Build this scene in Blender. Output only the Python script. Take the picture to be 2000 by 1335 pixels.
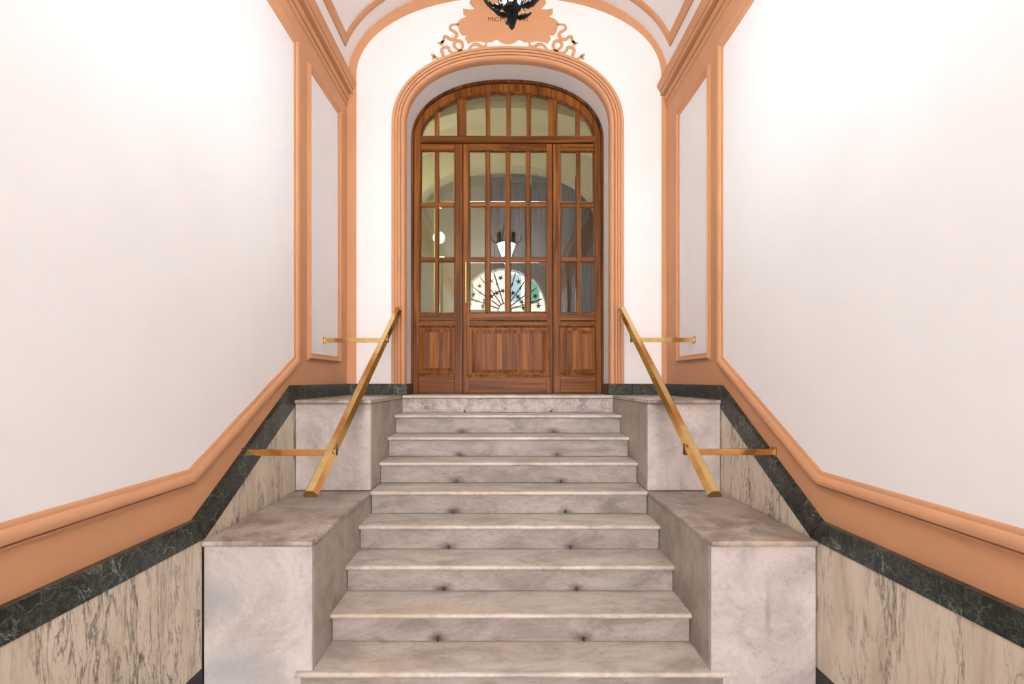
import bpy, bmesh, math, random
from mathutils import Vector, Matrix

random.seed(11)
scene = bpy.context.scene
for o in list(bpy.data.objects):
    bpy.data.objects.remove(o, do_unlink=True)

# ------------------------------------------------------------------ camera
# x = across the hall (0 = middle of the stairs), y = into the hall, z = up from the lower floor
EYE = 1.726
CX = -0.045
cam_d = bpy.data.cameras.new('camera')
cam_d.lens = 18.0
cam_d.sensor_width = 36.0
cam_d.sensor_fit = 'HORIZONTAL'
cam_d.shift_x = 0.0085
cam_d.shift_y = 0.03725
cam_d.clip_start = 0.05
cam = bpy.data.objects.new('camera', cam_d)
cam.location = (CX, 0.0, EYE)
cam.rotation_euler = (math.radians(90), 0, 0)
scene.collection.objects.link(cam)
scene.camera = cam

# ------------------------------------------------------------------ world, sun, daylight, exposure
world = bpy.data.worlds.new('sky')
scene.world = world
world.use_nodes = True
bg = world.node_tree.nodes['Background']
bg.inputs['Color'].default_value = (0.72, 0.84, 1.0, 1)
bg.inputs['Strength'].default_value = 4.0

sun_d = bpy.data.lights.new('sun', 'SUN')
sun_d.energy = 58.0
sun_d.angle = math.radians(1.0)
sun_d.color = (1.0, 0.95, 0.88)
sun = bpy.data.objects.new('sun', sun_d)
sun.rotation_euler = (math.radians(-42), 0, math.radians(12))
sun.location = (0, -12, 14)
scene.collection.objects.link(sun)

# daylight that enters by the open street doorway behind the photographer
day_d = bpy.data.lights.new('doorway_daylight', 'AREA')
day_d.shape = 'RECTANGLE'
day_d.size = 2.3
day_d.size_y = 3.6
day_d.energy = 200.0
day_d.color = (0.66, 0.83, 1.0)
day = bpy.data.objects.new('doorway_daylight', day_d)
day.location = (0, -6.35, 1.95)
day.rotation_euler = (math.radians(90), 0, 0)
scene.collection.objects.link(day)

LANTERN_STRENGTH = 78.0
STAIRWELL_LAMP = 135.0
vs = scene.view_settings
vs.view_transform = 'Standard'
vs.look = 'None'
vs.gamma = 1.0
vs.use_curve_mapping = False
vs.exposure = 0.36
scene.cycles.use_denoising = True
scene.cycles.max_bounces = 14
scene.cycles.diffuse_bounces = 7
scene.cycles.transparent_max_bounces = 12
scene.cycles.sample_clamp_indirect = 8.0

# ------------------------------------------------------------------ material helpers
def srgb(r, g, b):
    def f(c):
        c /= 255.0
        return c / 12.92 if c <= 0.04045 else ((c + 0.055) / 1.055) ** 2.4
    return (f(r), f(g), f(b), 1.0)

class Mat:
    def __init__(self, name, color=(0.8, 0.8, 0.8, 1), rough=0.5, metal=0.0, spec=0.5):
        self.m = bpy.data.materials.new(name)
        self.m.use_nodes = True
        self.nt = self.m.node_tree
        self.b = self.nt.nodes['Principled BSDF']
        self.b.inputs['Base Color'].default_value = color
        self.b.inputs['Roughness'].default_value = rough
        self.b.inputs['Metallic'].default_value = metal
        self.b.inputs['Specular IOR Level'].default_value = spec
        self._co = None
    def new(self, t):
        return self.nt.nodes.new(t)
    def link(self, a, b):
        self.nt.links.new(a, b)
    def coords(self, scale=(1, 1, 1), rnd=True):
        tc = self.new('ShaderNodeTexCoord')
        mp = self.new('ShaderNodeMapping')
        mp.inputs['Scale'].default_value = scale
        if rnd:
            oi = self.new('ShaderNodeObjectInfo')
            mu = self.new('ShaderNodeMath'); mu.operation = 'MULTIPLY'; mu.inputs[1].default_value = 53.0
            self.link(oi.outputs['Random'], mu.inputs[0])
            ad = self.new('ShaderNodeVectorMath'); ad.operation = 'ADD'
            self.link(tc.outputs['Object'], ad.inputs[0])
            self.link(mu.outputs[0], ad.inputs[1])
            self.link(ad.outputs[0], mp.inputs['Vector'])
        else:
            self.link(tc.outputs['Object'], mp.inputs['Vector'])
        return mp.outputs[0]
    def noise(self, vec, scale, detail=6.0, rough=0.55, dist=0.0):
        n = self.new('ShaderNodeTexNoise')
        n.inputs['Scale'].default_value = scale
        n.inputs['Detail'].default_value = detail
        n.inputs['Roughness'].default_value = rough
        n.inputs['Distortion'].default_value = dist
        self.link(vec, n.inputs['Vector'])
        return n.outputs[0]
    def math(self, op, a, b=None, clamp=False):
        n = self.new('ShaderNodeMath'); n.operation = op; n.use_clamp = clamp
        for i, v in enumerate((a, b)):
            if v is None:
                continue
            if isinstance(v, (int, float)):
                n.inputs[i].default_value = v
            else:
                self.link(v, n.inputs[i])
        return n.outputs[0]
    def ramp(self, fac, stops):
        r = self.new('ShaderNodeValToRGB')
        cr = r.color_ramp
        while len(cr.elements) < len(stops):
            cr.elements.new(0.5)
        for e, (p, c) in zip(cr.elements, stops):
            e.position = p
            e.color = c if isinstance(c, tuple) else (c, c, c, 1)
        self.link(fac, r.inputs[0])
        return r.outputs[0]
    def mix(self, fac, a, b, mode='MIX'):
        n = self.new('ShaderNodeMix'); n.data_type = 'RGBA'; n.blend_type = mode
        for sock, v in ((n.inputs[0], fac), (n.inputs[6], a), (n.inputs[7], b)):
            if isinstance(v, (int, float)):
                sock.default_value = v
            elif isinstance(v, tuple):
                sock.default_value = v
            else:
                self.link(v, sock)
        return n.outputs[2]
    def color(self, c):
        self.link(c, self.b.inputs['Base Color'])
    def bump(self, h, strength=0.1, dist=0.01):
        n = self.new('ShaderNodeBump')
        n.inputs['Strength'].default_value = strength
        n.inputs['Distance'].default_value = dist
        self.link(h, n.inputs['Height'])
        self.link(n.outputs[0], self.b.inputs['Normal'])

def plaster(name, c, var=0.06, rough=0.75):
    k = Mat(name, c, rough, 0, 0.25)
    v = k.coords((1, 1, 1), False)
    n1 = k.noise(v, 1.3, 5, 0.6)
    d = tuple(x * (1 - var) for x in c[:3]) + (1,)
    k.color(k.ramp(n1, [(0.35, d), (0.62, c)]))
    k.bump(k.noise(v, 55, 5, 0.6), 0.10, 0.004)
    return k.m

def marble(name, light, mid, dark, vein, scale=(1, 1, 1), vein_amt=0.55, speck=0.25, rough=0.42, stains=(), warm=None):
    k = Mat(name, light, rough, 0, 0.42)
    v = k.coords(scale)
    n1 = k.noise(v, 2.6, 10, 0.68, 0.6)
    deep = tuple(x * 0.80 for x in dark[:3]) + (1,)
    col = k.ramp(n1, [(0.30, deep), (0.41, dark), (0.51, mid), (0.64, light)])
    n6 = k.noise(v, 9.0, 8, 0.7, 0.8)
    col = k.mix(k.ramp(n6, [(0.36, 0.40), (0.52, 0.0)]), col, dark)
    if warm:
        n4 = k.noise(v, 1.1, 3, 0.5)
        col = k.mix(k.ramp(n4, [(0.50, 0.0), (0.72, 0.55)]), col, warm)
    n2 = k.noise(v, 3.4, 9, 0.66, 1.1)
    rid = k.math('ABSOLUTE', k.math('SUBTRACT', n2, 0.5))
    n3 = k.noise(v, 1.7, 3, 0.5)
    mask = k.ramp(n3, [(0.45, 0.0), (0.62, 1.0)])
    vn = k.math('MULTIPLY', k.ramp(rid, [(0.0, 1.0), (0.022, 0.0)]), mask)
    col = k.mix(k.math('MULTIPLY', vn, vein_amt), col, vein)
    n5 = k.noise(v, 34, 5, 0.7)
    col = k.mix(k.ramp(n5, [(0.30, speck), (0.46, 0.0)]), col, vein)
    tc = k.new('ShaderNodeTexCoord')
    for (sx, sy, sz, rx, ry, rz, scol, amt) in stains:
        mp = k.new('ShaderNodeVectorMath'); mp.operation = 'SUBTRACT'
        k.link(tc.outputs['Object'], mp.inputs[0]); mp.inputs[1].default_value = (sx, sy, sz)
        dv = k.new('ShaderNodeVectorMath'); dv.operation = 'DIVIDE'
        k.link(mp.outputs[0], dv.inputs[0]); dv.inputs[1].default_value = (rx, ry, rz)
        ln = k.new('ShaderNodeVectorMath'); ln.operation = 'LENGTH'
        k.link(dv.outputs[0], ln.inputs[0])
        nz = k.noise(v, 14, 4, 0.6)
        dd = k.math('ADD', ln.outputs['Value'], k.math('MULTIPLY', k.math('SUBTRACT', nz, 0.5), 0.9))
        col = k.mix(k.math('MULTIPLY', k.ramp(dd, [(0.15, 1.0), (1.0, 0.0)]), amt), col, scol)
    k.color(col)
    k.bump(n5, 0.04, 0.002)
    return k.m

WHITE = plaster('white_plaster', (0.815, 0.828, 0.84, 1), 0.035)
VAULTW = plaster('vault_plaster', (0.79, 0.79, 0.79, 1), 0.05)
ORANGE = plaster('apricot_paint', (0.575, 0.305, 0.160, 1), 0.07, 0.6)

RUST = srgb(120, 96, 78)
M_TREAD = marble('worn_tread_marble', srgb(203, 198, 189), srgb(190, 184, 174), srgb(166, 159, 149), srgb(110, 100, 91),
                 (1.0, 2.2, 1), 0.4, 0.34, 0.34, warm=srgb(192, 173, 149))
EY = 0.433
smudge = [(-EY, 0, 0.012, 0.085, 0.5, 0.05, srgb(70, 52, 42), 0.85), (EY, 0, 0.012, 0.075, 0.5, 0.045, srgb(74, 56, 46), 0.8)]
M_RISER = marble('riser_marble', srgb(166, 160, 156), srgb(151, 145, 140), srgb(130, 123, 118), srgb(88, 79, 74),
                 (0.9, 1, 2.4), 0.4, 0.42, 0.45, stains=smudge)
M_RISER_TOP = marble('brecciated_riser_marble', srgb(184, 179, 175), srgb(168, 162, 158), srgb(140, 133, 130), srgb(48, 44, 46),
                     (3.2, 1, 3.6), 1.0, 0.5, 0.45)
DRIP = [(0.025, 0, 0.49, 0.020, 0.5, 0.20, srgb(150, 138, 126), 0.75)]
PATCH = [(-0.20, 0, 0.56, 0.15, 0.5, 0.12, srgb(150, 155, 160), 0.7), (-0.12, 0, 0.18, 0.28, 0.5, 0.12, srgb(152, 157, 166), 0.65)]
M_PIER_L = marble('pier_marble_cool_patch', srgb(196, 195, 193), srgb(185, 183, 180), srgb(170, 167, 163), srgb(118, 112, 107),
                  (1, 1, 1), 0.16, 0.34, 0.45, stains=PATCH)
M_PIER_R = marble('pier_marble_drip', srgb(192, 189, 187), srgb(181, 177, 174), srgb(165, 160, 156), srgb(116, 108, 103),
                  (1, 1, 1), 0.16, 0.34, 0.45, stains=DRIP)
M_PIER = marble('pier_marble', srgb(190, 186, 181), srgb(178, 172, 167), srgb(160, 153, 147), srgb(112, 103, 96),
                (1, 1, 1), 0.16, 0.34, 0.45)
M_SIDE = marble('pier_side_marble', srgb(182, 174, 163), srgb(168, 160, 148), srgb(148, 139, 127), srgb(106, 96, 86),
                (1, 1, 1), 0.22, 0.30, 0.5)
M_CAP = marble('pier_cap_marble', srgb(190, 182, 172), srgb(166, 156, 146), srgb(132, 121, 112), srgb(90, 78, 70),
               (1.6, 1.6, 1), 0.55, 0.34, 0.32, warm=srgb(172, 150, 128))

def cream_marble():
    k = Mat('veined_cream_marble', (0.6, 0.5, 0.4, 1), 0.38, 0, 0.45)
    v = k.coords((12.0, 12.0, 2.0))
    base = k.ramp(k.noise(v, 0.7, 5, 0.6), [(0.32, srgb(188, 176, 155)), (0.5, srgb(207, 197, 178)), (0.7, srgb(217, 208, 192))])
    n = k.noise(v, 1.15, 10, 0.62, 0.55)
    rid = k.math('ABSOLUTE', k.math('SUBTRACT', n, 0.5))
    patch = k.ramp(k.noise(v, 0.42, 4, 0.6), [(0.40, 0.15), (0.60, 1.0)])
    vn = k.math('MULTIPLY', k.ramp(rid, [(0.0, 1.0), (0.03, 0.0)]), patch)
    n2 = k.noise(v, 2.6, 9, 0.66, 0.4)
    rid2 = k.math('ABSOLUTE', k.math('SUBTRACT', n2, 0.47))
    vn2 = k.math('MULTIPLY', k.ramp(rid2, [(0.0, 0.9), (0.022, 0.0)]), patch)
    sp = k.math('MULTIPLY', k.ramp(k.noise(v, 5.5, 6, 0.7), [(0.30, 1.0), (0.38, 0.0)]), patch)
    col = k.mix(k.math('MULTIPLY', vn, 0.95), base, srgb(60, 55, 45))
    col = k.mix(k.math('MULTIPLY', vn2, 0.65), col, srgb(104, 92, 68))
    col = k.mix(k.math('MULTIPLY', sp, 0.8), col, srgb(78, 72, 60))
    k.color(col)
    return k.m
M_CREAM = cream_marble()

def green_marble():
    k = Mat('dark_green_marble', (0.02, 0.03, 0.02, 1), 0.30, 0, 0.5)
    v = k.coords((1, 1, 1))
    base = k.ramp(k.noise(v, 7, 8, 0.65, 0.5), [(0.38, srgb(9, 11, 10)), (0.56, srgb(21, 27, 23)), (0.80, srgb(56, 68, 57))])
    dn = k.noise(v, 5, 4, 0.6)
    ad = k.new('ShaderNodeVectorMath'); ad.operation = 'ADD'
    k.link(v, ad.inputs[0])
    sc = k.new('ShaderNodeVectorMath'); sc.operation = 'SCALE'
    nt = k.new('ShaderNodeTexNoise'); nt.inputs['Scale'].default_value = 6; nt.inputs['Detail'].default_value = 5
    k.link(v, nt.inputs['Vector'])
    k.link(nt.outputs['Color'], sc.inputs[0]); sc.inputs['Scale'].default_value = 0.22
    k.link(sc.outputs[0], ad.inputs[1])
    vo = k.new('ShaderNodeTexVoronoi'); vo.feature = 'DISTANCE_TO_EDGE'; vo.inputs['Scale'].default_value = 9
    k.link(ad.outputs[0], vo.inputs['Vector'])
    mask = k.ramp(k.noise(v, 4.5, 4, 0.6), [(0.42, 0.0), (0.60, 1.0)])
    vn = k.math('MULTIPLY', k.ramp(vo.outputs[0], [(0.0, 1.0), (0.022, 0.0)]), mask)
    col = k.mix(k.math('MULTIPLY', vn, 0.85), base, srgb(150, 165, 148))
    n3 = k.noise(v, 16, 8, 0.7, 1.2)
    rid = k.math('ABSOLUTE', k.math('SUBTRACT', n3, 0.5))
    vn3 = k.ramp(rid, [(0.0, 0.55), (0.018, 0.0)])
    col = k.mix(vn3, col, srgb(124, 140, 122))
    k.color(col)
    return k.m
M_GREEN = green_marble()
M_BLACK = marble('black_skirting', srgb(44, 42, 50), srgb(34, 33, 40), srgb(26, 25, 30), srgb(60, 60, 70), (1, 1, 1), 0.3, 0.1, 0.35)

def wood(name, light, mid, dark, axis='z'):
    k = Mat(name, mid, 0.38, 0, 0.14)
    st = {'z': (26, 26, 0.9), 'x': (0.9, 26, 26)}[axis]
    v = k.coords(st)
    n = k.noise(v, 1.0, 7, 0.62, 0.6)
    col = k.ramp(n, [(0.38, dark), (0.49, mid), (0.63, light)])
    v2 = k.coords(tuple(a * 0.22 for a in st))
    n2 = k.noise(v2, 1.0, 3, 0.5, 0.4)
    col = k.mix(k.ramp(n2, [(0.35, 0.45), (0.62, 0.0)]), col, dark)
    k.color(col)
    k.bump(n, 0.08, 0.002)
    return k.m
W_V = wood('pine_upright_grain', srgb(148, 94, 42), srgb(120, 72, 29), srgb(84, 47, 17), 'z')
W_H = wood('pine_level_grain', srgb(148, 94, 42), srgb(120, 72, 29), srgb(84, 47, 17), 'x')
W_DARK = wood('pine_shade_dark', srgb(120, 68, 30), srgb(92, 50, 22), srgb(60, 32, 14), 'z')
W_RED = wood('pine_reddish_board', srgb(134, 82, 34), srgb(112, 65, 25), srgb(84, 46, 16), 'z')
W_GOLD = wood('pine_golden_board', srgb(158, 102, 42), srgb(138, 84, 33), srgb(114, 66, 25), 'z')

def brass(name, c, rough):
    k = Mat(name, c, rough, 1.0)
    v = k.coords((6, 6, 6))
    n = k.noise(v, 3, 5, 0.6)
    d = tuple(x * 0.84 for x in c[:3]) + (1,)
    k.color(k.ramp(n, [(0.34, d), (0.6, c)]))
    return k.m
BRASS = brass('polished_brass', srgb(230, 196, 128), 0.17)
BRASS_D = brass('tarnished_brass', srgb(160, 132, 82), 0.36)
IRON = Mat('dark_wrought_iron', srgb(30, 34, 32), 0.42, 0.6).m
IRON_E = Mat('rusty_eyelet_iron', srgb(92, 78, 66), 0.4, 0.8).m
PRINT = Mat('brown_lettering', srgb(104, 70, 48), 0.7).m

def glass(name, ior=1.52, tint=(0.98, 1.0, 0.97, 1)):
    k = Mat(name, tint, 0.0)
    k.b.inputs['Transmission Weight'].default_value = 1.0
    k.b.inputs['IOR'].default_value = ior
    return k.m
GLASS = glass('bevelled_glass')

def emit(name, c, s, base=(0.9, 0.9, 0.9, 1)):
    k = Mat(name, base, 0.4)
    k.b.inputs['Emission Color'].default_value = c
    k.b.inputs['Emission Strength'].default_value = s
    return k.m
LIT_GLASS = emit('lit_opal_glass', (0.98, 0.98, 1.0, 1), LANTERN_STRENGTH)
GLOBE = emit('lit_globe', (1.0, 0.92, 0.60, 1), STAIRWELL_LAMP)

# ------------------------------------------------------------------ mesh helpers
class MB:
    def __init__(self):
        self.v, self.f = [], []
    def add(self, verts, faces):
        b = len(self.v)
        self.v += [tuple(p) for p in verts]
        self.f += [tuple(b + i for i in f) for f in faces]
        return self
    def prism(self, pts, fn, w0, w1):
        n = len(pts)
        vs_ = [fn(p, w0) for p in pts] + [fn(p, w1) for p in pts]
        fs = [tuple(range(n)), tuple(range(2 * n - 1, n - 1, -1))]
        fs += [(i, (i + 1) % n, n + (i + 1) % n, n + i) for i in range(n)]
        return self.add(vs_, fs)
    def grid(self, rings, close_u=False, close_v=False, caps=False):
        m, n = len(rings), len(rings[0])
        vs_ = [p for r in rings for p in r]
        fs = []
        for i in range(m if close_u else m - 1):
            for j in range(n if close_v else n - 1):
                a, b = i, (i + 1) % m
                c, d = j, (j + 1) % n
                fs.append((a * n + c, a * n + d, b * n + d, b * n + c))
        if caps:
            fs.append(tuple(range(n)))
            fs.append(tuple((m - 1) * n + j for j in range(n - 1, -1, -1)))
        return self.add(vs_, fs)
    def box(self, x0, x1, y0, y1, z0, z1, c=0.0, seg=1):
        bm = bmesh.new()
        bmesh.ops.create_cube(bm, size=1.0)
        for v in bm.verts:
            v.co = Vector(((x0 + x1) / 2 + v.co.x * (x1 - x0), (y0 + y1) / 2 + v.co.y * (y1 - y0), (z0 + z1) / 2 + v.co.z * (z1 - z0)))
        if c > 0:
            bmesh.ops.bevel(bm, geom=list(bm.edges), offset=c, segments=seg, affect='EDGES', profile=0.5)
        bm.verts.index_update()
        self.add([v.co[:] for v in bm.verts], [tuple(v.index for v in f.verts) for f in bm.faces])
        bm.free()
        return self
    def tube(self, path, r, seg=8, closed=False):
        pts = [Vector(p) for p in path]
        rings = []
        n = len(pts)
        up = Vector((0, 0, 1))
        for i, p in enumerate(pts):
            a = pts[i - 1] if (i > 0 or closed) else p
            b = pts[(i + 1) % n] if (i < n - 1 or closed) else p
            t = (b - a).normalized()
            s = t.cross(up)
            if s.length < 1e-3:
                s = t.cross(Vector((0, 1, 0)))
            s.normalize()
            u = s.cross(t)
            rr = r[i] if isinstance(r, (list, tuple)) else r
            rings.append([p + (s * math.cos(k) + u * math.sin(k)) * rr for k in [2 * math.pi * q / seg for q in range(seg)]])
        return self.grid(rings, closed, True, not closed)
    def lathe(self, prof, cx, cy, seg=20):
        rings = [[(cx + r * math.cos(2 * math.pi * q / seg), cy + r * math.sin(2 * math.pi * q / seg), z) for q in range(seg)] for r, z in prof]
        return self.grid(rings, False, True, True)
    def build(self, name, mat, parent=None, origin=(0, 0, 0), smooth=None, kind=None, label=None):
        ox, oy, oz = origin
        me = bpy.data.meshes.new(name)
        me.from_pydata([(x - ox, y - oy, z - oz) for x, y, z in self.v], [], self.f)
        bm = bmesh.new(); bm.from_mesh(me)
        bmesh.ops.recalc_face_normals(bm, faces=list(bm.faces))
        bm.to_mesh(me); bm.free()
        me.materials.append(mat)
        if smooth:
            me.polygons.foreach_set('use_smooth', [True] * len(me.polygons))
            me.set_sharp_from_angle(angle=math.radians(smooth))
        me.update()
        o = bpy.data.objects.new(name, me)
        scene.collection.objects.link(o)
        pw = WORLD[parent.name] if parent else (0, 0, 0)
        o.location = (ox - pw[0], oy - pw[1], oz - pw[2])
        o.parent = parent
        WORLD[o.name] = origin
        if kind: o['kind'] = kind
        if label: o['label'] = label
        return o

WORLD = {}
def tag(o, label, cat, group=None, kind=None):
    o['label'] = label; o['category'] = cat
    if group: o['group'] = group
    if kind: o['kind'] = kind
    return o
def thing(name, loc, label, cat, group=None, kind=None):
    o = bpy.data.objects.new(name, None)
    o.empty_display_size = 0.2
    o.location = loc
    scene.collection.objects.link(o)
    WORLD[o.name] = tuple(loc)
    return tag(o, label, cat, group, kind)

def area2(pts):
    return 0.5 * sum(pts[i][0] * pts[(i + 1) % len(pts)][1] - pts[(i + 1) % len(pts)][0] * pts[i][1] for i in range(len(pts)))
def offset(pts, u, closed=True):
    """push a 2-D path sideways by u with mitred corners (outwards for a closed path given counter-clockwise)"""
    n = len(pts); out = []
    for i in range(n):
        p = Vector(pts[i])
        a = Vector(pts[i - 1]) if (i > 0 or closed) else None
        b = Vector(pts[(i + 1) % n]) if (i < n - 1 or closed) else None
        ns = []
        if a is not None:
            d = (p - a).normalized(); ns.append(Vector((d.y, -d.x)))
        if b is not None:
            d = (b - p).normalized(); ns.append(Vector((d.y, -d.x)))
        if len(ns) == 2:
            m = (ns[0] + ns[1])
            m = m / max(m.length_squared, 1e-6) * 2.0
        else:
            m = ns[0]
        out.append((p.x + m.x * u, p.y + m.y * u))
    return out
def sweep2(path, prof, fn, closed=True):
    """rings of a moulding: prof = [(sideways, projection)], fn(point2d, projection) -> xyz"""
    if closed and area2(path) < 0:
        path = list(reversed(path))
    mb = MB()
    rings = [[fn(p, pr) for p in offset(path, u, closed)] for u, pr in prof]
    mb.grid(rings, False, closed)
    return mb
def arch(half, spring, rise, n, zbase, cx=0.0, steps=40):
    pts = [(cx - half, zbase)]
    for i in range(steps + 1):
        t = math.pi * (1 - i / steps)
        c, s = math.cos(t), math.sin(t)
        pts.append((cx + half * math.copysign(abs(c) ** (2 / n), c), spring + rise * abs(s) ** (2 / n)))
    pts.append((cx + half, zbase))
    return pts

# ------------------------------------------------------------------ measures of the place
RISE, RUN, NOSE1 = 0.175, 0.30, 2.71          # nine risers, eight treads and the landing
LAND = 9 * RISE
OVER = 0.033
HALF = 1.063                                   # half the width of the flight
BACK = 5.35                                    # face of the end wall
DOOR = 5.70                                    # face of the glazed door
FRONT = -6.40                                  # inner face of the street wall
WALL = {-1: 1.68, 1: 1.66}
SPRING, VA, VB = 4.90, 1.67, 0.975             # vault
def nose(i): return NOSE1 + RUN * (i - 1)

# ------------------------------------------------------------------ floor
fl = thing('floor', (0, -2, 0), 'pale stone floor of the lower entrance hall', 'floor', kind='structure')
MB().box(-1.7, 1.7, FRONT - 0.3, DOOR + 0.1, -0.12, -0.022).build('bedding_light_block', M_BLACK, fl, (0, 0, -0.1))  # tile bed, black and carried on under the stairs to darken light leaks
tile0 = None
nx, size = 5, 3.3 / 5
for j in range(14):
    for i in range(nx):
        x0 = -1.65 + i * size; y0 = 2.72 - (j + 1) * size
        mtl = M_PIER if (i + j) % 2 else M_SIDE
        mb = MB().box(x0 + 0.002, x0 + size - 0.002, y0 + 0.002, y0 + size - 0.002, -0.02, 0.0, 0.002)
        mb.build('floor_tile', mtl, fl, (x0, y0, 0))

# ------------------------------------------------------------------ side walls
A_PROF = [(-0.006, -0.002), (-0.006, 0.006), (0.004, 0.012), (0.016, 0.013), (0.022, 0.019), (0.040, 0.030), (0.058, 0.032), (0.064, 0.030), (0.066, 0.006), (0.072, 0.006), (0.074, 0.020), (0.080, 0.020), (0.081, -0.002)]
B_PROF = [(-0.004, -0.002), (-0.004, 0.008), (0.006, 0.013), (0.016, 0.013), (0.022, 0.019), (0.036, 0.028), (0.042, 0.027), (0.043, 0.006), (0.048, 0.006), (0.049, 0.018), (0.054, 0.018), (0.055, -0.002)]
SIDE = {
    -1: dict(top=4.352, sill=1.258, ax=3.988, asill=1.905, ab=2.654, b0=4.325, b1=5.046, bz=1.952,
             gt=0.995, gb=0.876, t0=2.681, t1=3.915, l0=2.75, l1=4.03, name='left', joint=(0.9, -0.9, -3.0, -5.0)),
    1: dict(top=4.305, sill=1.234, ax=3.965, asill=1.904, ab=2.732, b0=4.262, b1=4.942, bz=1.952,
            gt=0.978, gb=0.866, t0=2.715, t1=3.965, l0=2.775, l1=4.06, name='right', joint=(1.862, 0.1, -2.0, -4.2)),
}
PANEL_P = 0.034
for s in (-1, 1):
    q = SIDE[s]; W = WALL[s]
    desc = 'on the side of the door pull handle' if s < 0 else 'opposite the door pull handle'
    def P(pt, p, s=s, W=W): return (s * (W - p), pt[0], pt[1])
    wall = MB().prism([(FRONT - 0.3, -0.2), (5.6, -0.2), (5.6, 4.95), (FRONT - 0.3, 4.95)], P, -0.30, 0.0).build(
        'wall_' + q['name'], ORANGE, None, (s * W, 0, 0))
    tag(wall, 'long side wall with apricot frames and white panels ' + desc, 'wall', kind='structure')
    polyA = [(q['ax'], q['top']), (-1.6, q['top']), (-1.6, q['sill']), (q['ab'], q['sill']), (q['ax'], q['asill'])]
    polyB = [(q['b1'], 4.355 if s < 0 else 4.285), (q['b0'], 4.33 if s < 0 else 4.27), (q['b0'], q['bz']), (q['b1'], q['bz'])]
    polyC = [(-2.1, q['top']), (-6.0, q['top']), (-6.0, q['sill']), (-2.1, q['sill'])]
    for poly, prof in ((polyA, A_PROF), (polyB, B_PROF), (polyC, A_PROF)):
        MB().prism(poly, P, -0.01, 0.003).build('plaster_panel', WHITE, wall, P(poly[0], 0), label='smooth white plaster panel')
        sweep2(poly, prof, P).build('panel_molding', ORANGE, wall, P(poly[0], 0), smooth=40)
    # cream veined slabs under the green band
    ys = [q['l0'] - 0.02] + list(q['joint']) + [FRONT]
    for a, b in zip(ys[:-1], ys[1:]):
        MB().prism([(a - 0.001, 0.19), (a - 0.001, q['gb']), (b + 0.001, q['gb']), (b + 0.001, 0.19)], P, 0, PANEL_P - 0.006).build(
            'marble_slab', M_CREAM, wall, P((a, 0.5), 0), label='cream marble slab with dark upright veins')
        MB().prism([(a - 0.001, -0.01), (a - 0.001, 0.188), (b + 0.001, 0.188), (b + 0.001, -0.01)], P, 0, PANEL_P).build(
            'skirting_slab', M_BLACK, wall, P((a, 0), 0), label='black stone skirting')
    kk = (1.575 - q['gb']) / (q['l1'] - q['l0'])
    MB().prism([(q['l0'] - 0.015, 0.86), (3.99, 0.86), (3.99, q['gb'] + kk * (3.99 - q['l0'])), (q['l0'] - 0.015, q['gb'] - 0.005)], P, 0, PANEL_P - 0.006).build(
        'marble_slab', M_CREAM, wall, P((3.2, 0.86), 0), label='triangular cream marble slab above the lower pier')
    # dark green band: one slab after another
    bb = thing('baseboard_' + q['name'], (s * W, 3.0, 0.9), 'dark green marble band that climbs with the stairs ' + desc, 'baseboard', kind='structure')
    e = 0.0012
    def band(poly):
        c = (sum(p[0] for p in poly) / len(poly), sum(p[1] for p in poly) / len(poly))
        MB().prism(poly, P, -0.002, PANEL_P).build('marble_band_slab', M_GREEN, bb, P(c, 0))
    ts, tb, ls, lb = q['t0'], q['gt'], q['l0'], q['gb']
    ys2 = list(q['joint'])
    band([(ts - e, tb), (ys2[0] + e, tb), (ys2[0] + e, lb), (ls - e, lb)])
    for a, b in zip(ys2, ys2[1:] + [FRONT]):
        band([(a - e, tb), (b + e, tb), (b + e, lb), (a - e, lb)])
    def top(t): return (ts + (q['t1'] - ts) * t, tb + (1.688 - tb) * t)
    def low(t): return (ls + (q['l1'] - ls) * t, lb + (1.575 - lb) * t)
    cuts = [0.0, 0.32, 0.66, 1.0] if s < 0 else [0.0, 0.48, 0.80, 1.0]
    for a, b in zip(cuts[:-1], cuts[1:]):
        band([top(a + e), top(b - e), low(b - e), low(a + e)])
    band([(q['t1'] + e, 1.688), (BACK, 1.688), (BACK, 1.575), (q['l1'] + e, 1.575)])

# ------------------------------------------------------------------ cornices
C_PROF = [(4.585, 0.0), (4.590, 0.012), (4.634, 0.012), (4.635, 0.002), (4.643, 0.002), (4.644, 0.022), (4.660, 0.022), (4.676, 0.024), (4.692, 0.030),
          (4.693, 0.006), (4.714, 0.006), (4.715, 0.062), (4.722, 0.066), (4.748, 0.067), (4.749, 0.058), (4.756, 0.058), (4.757, 0.072), (4.776, 0.080),
          (4.796, 0.094), (4.806, 0.100), (4.822, 0.101), (4.835, 0.0)]
for s in (-1, 1):
    W = WALL[s]
    dz = 0.0 if s < 0 else -0.022
    prof = [(z + dz, p) for z, p in C_PROF]
    mb = MB().prism(prof, lambda pt, y, s=s, W=W: (s * (W - pt[1]), y, pt[0]), FRONT, BACK)
    o = mb.build('trim_%d' % (1 if s < 0 else 2), ORANGE, None, (s * W, 0, 4.6), smooth=25)
    tag(o, 'apricot cornice along the foot of the vault ' + ('on the side of the door pull handle' if s < 0 else 'opposite the door pull handle'), 'cornice', kind='structure')

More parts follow.
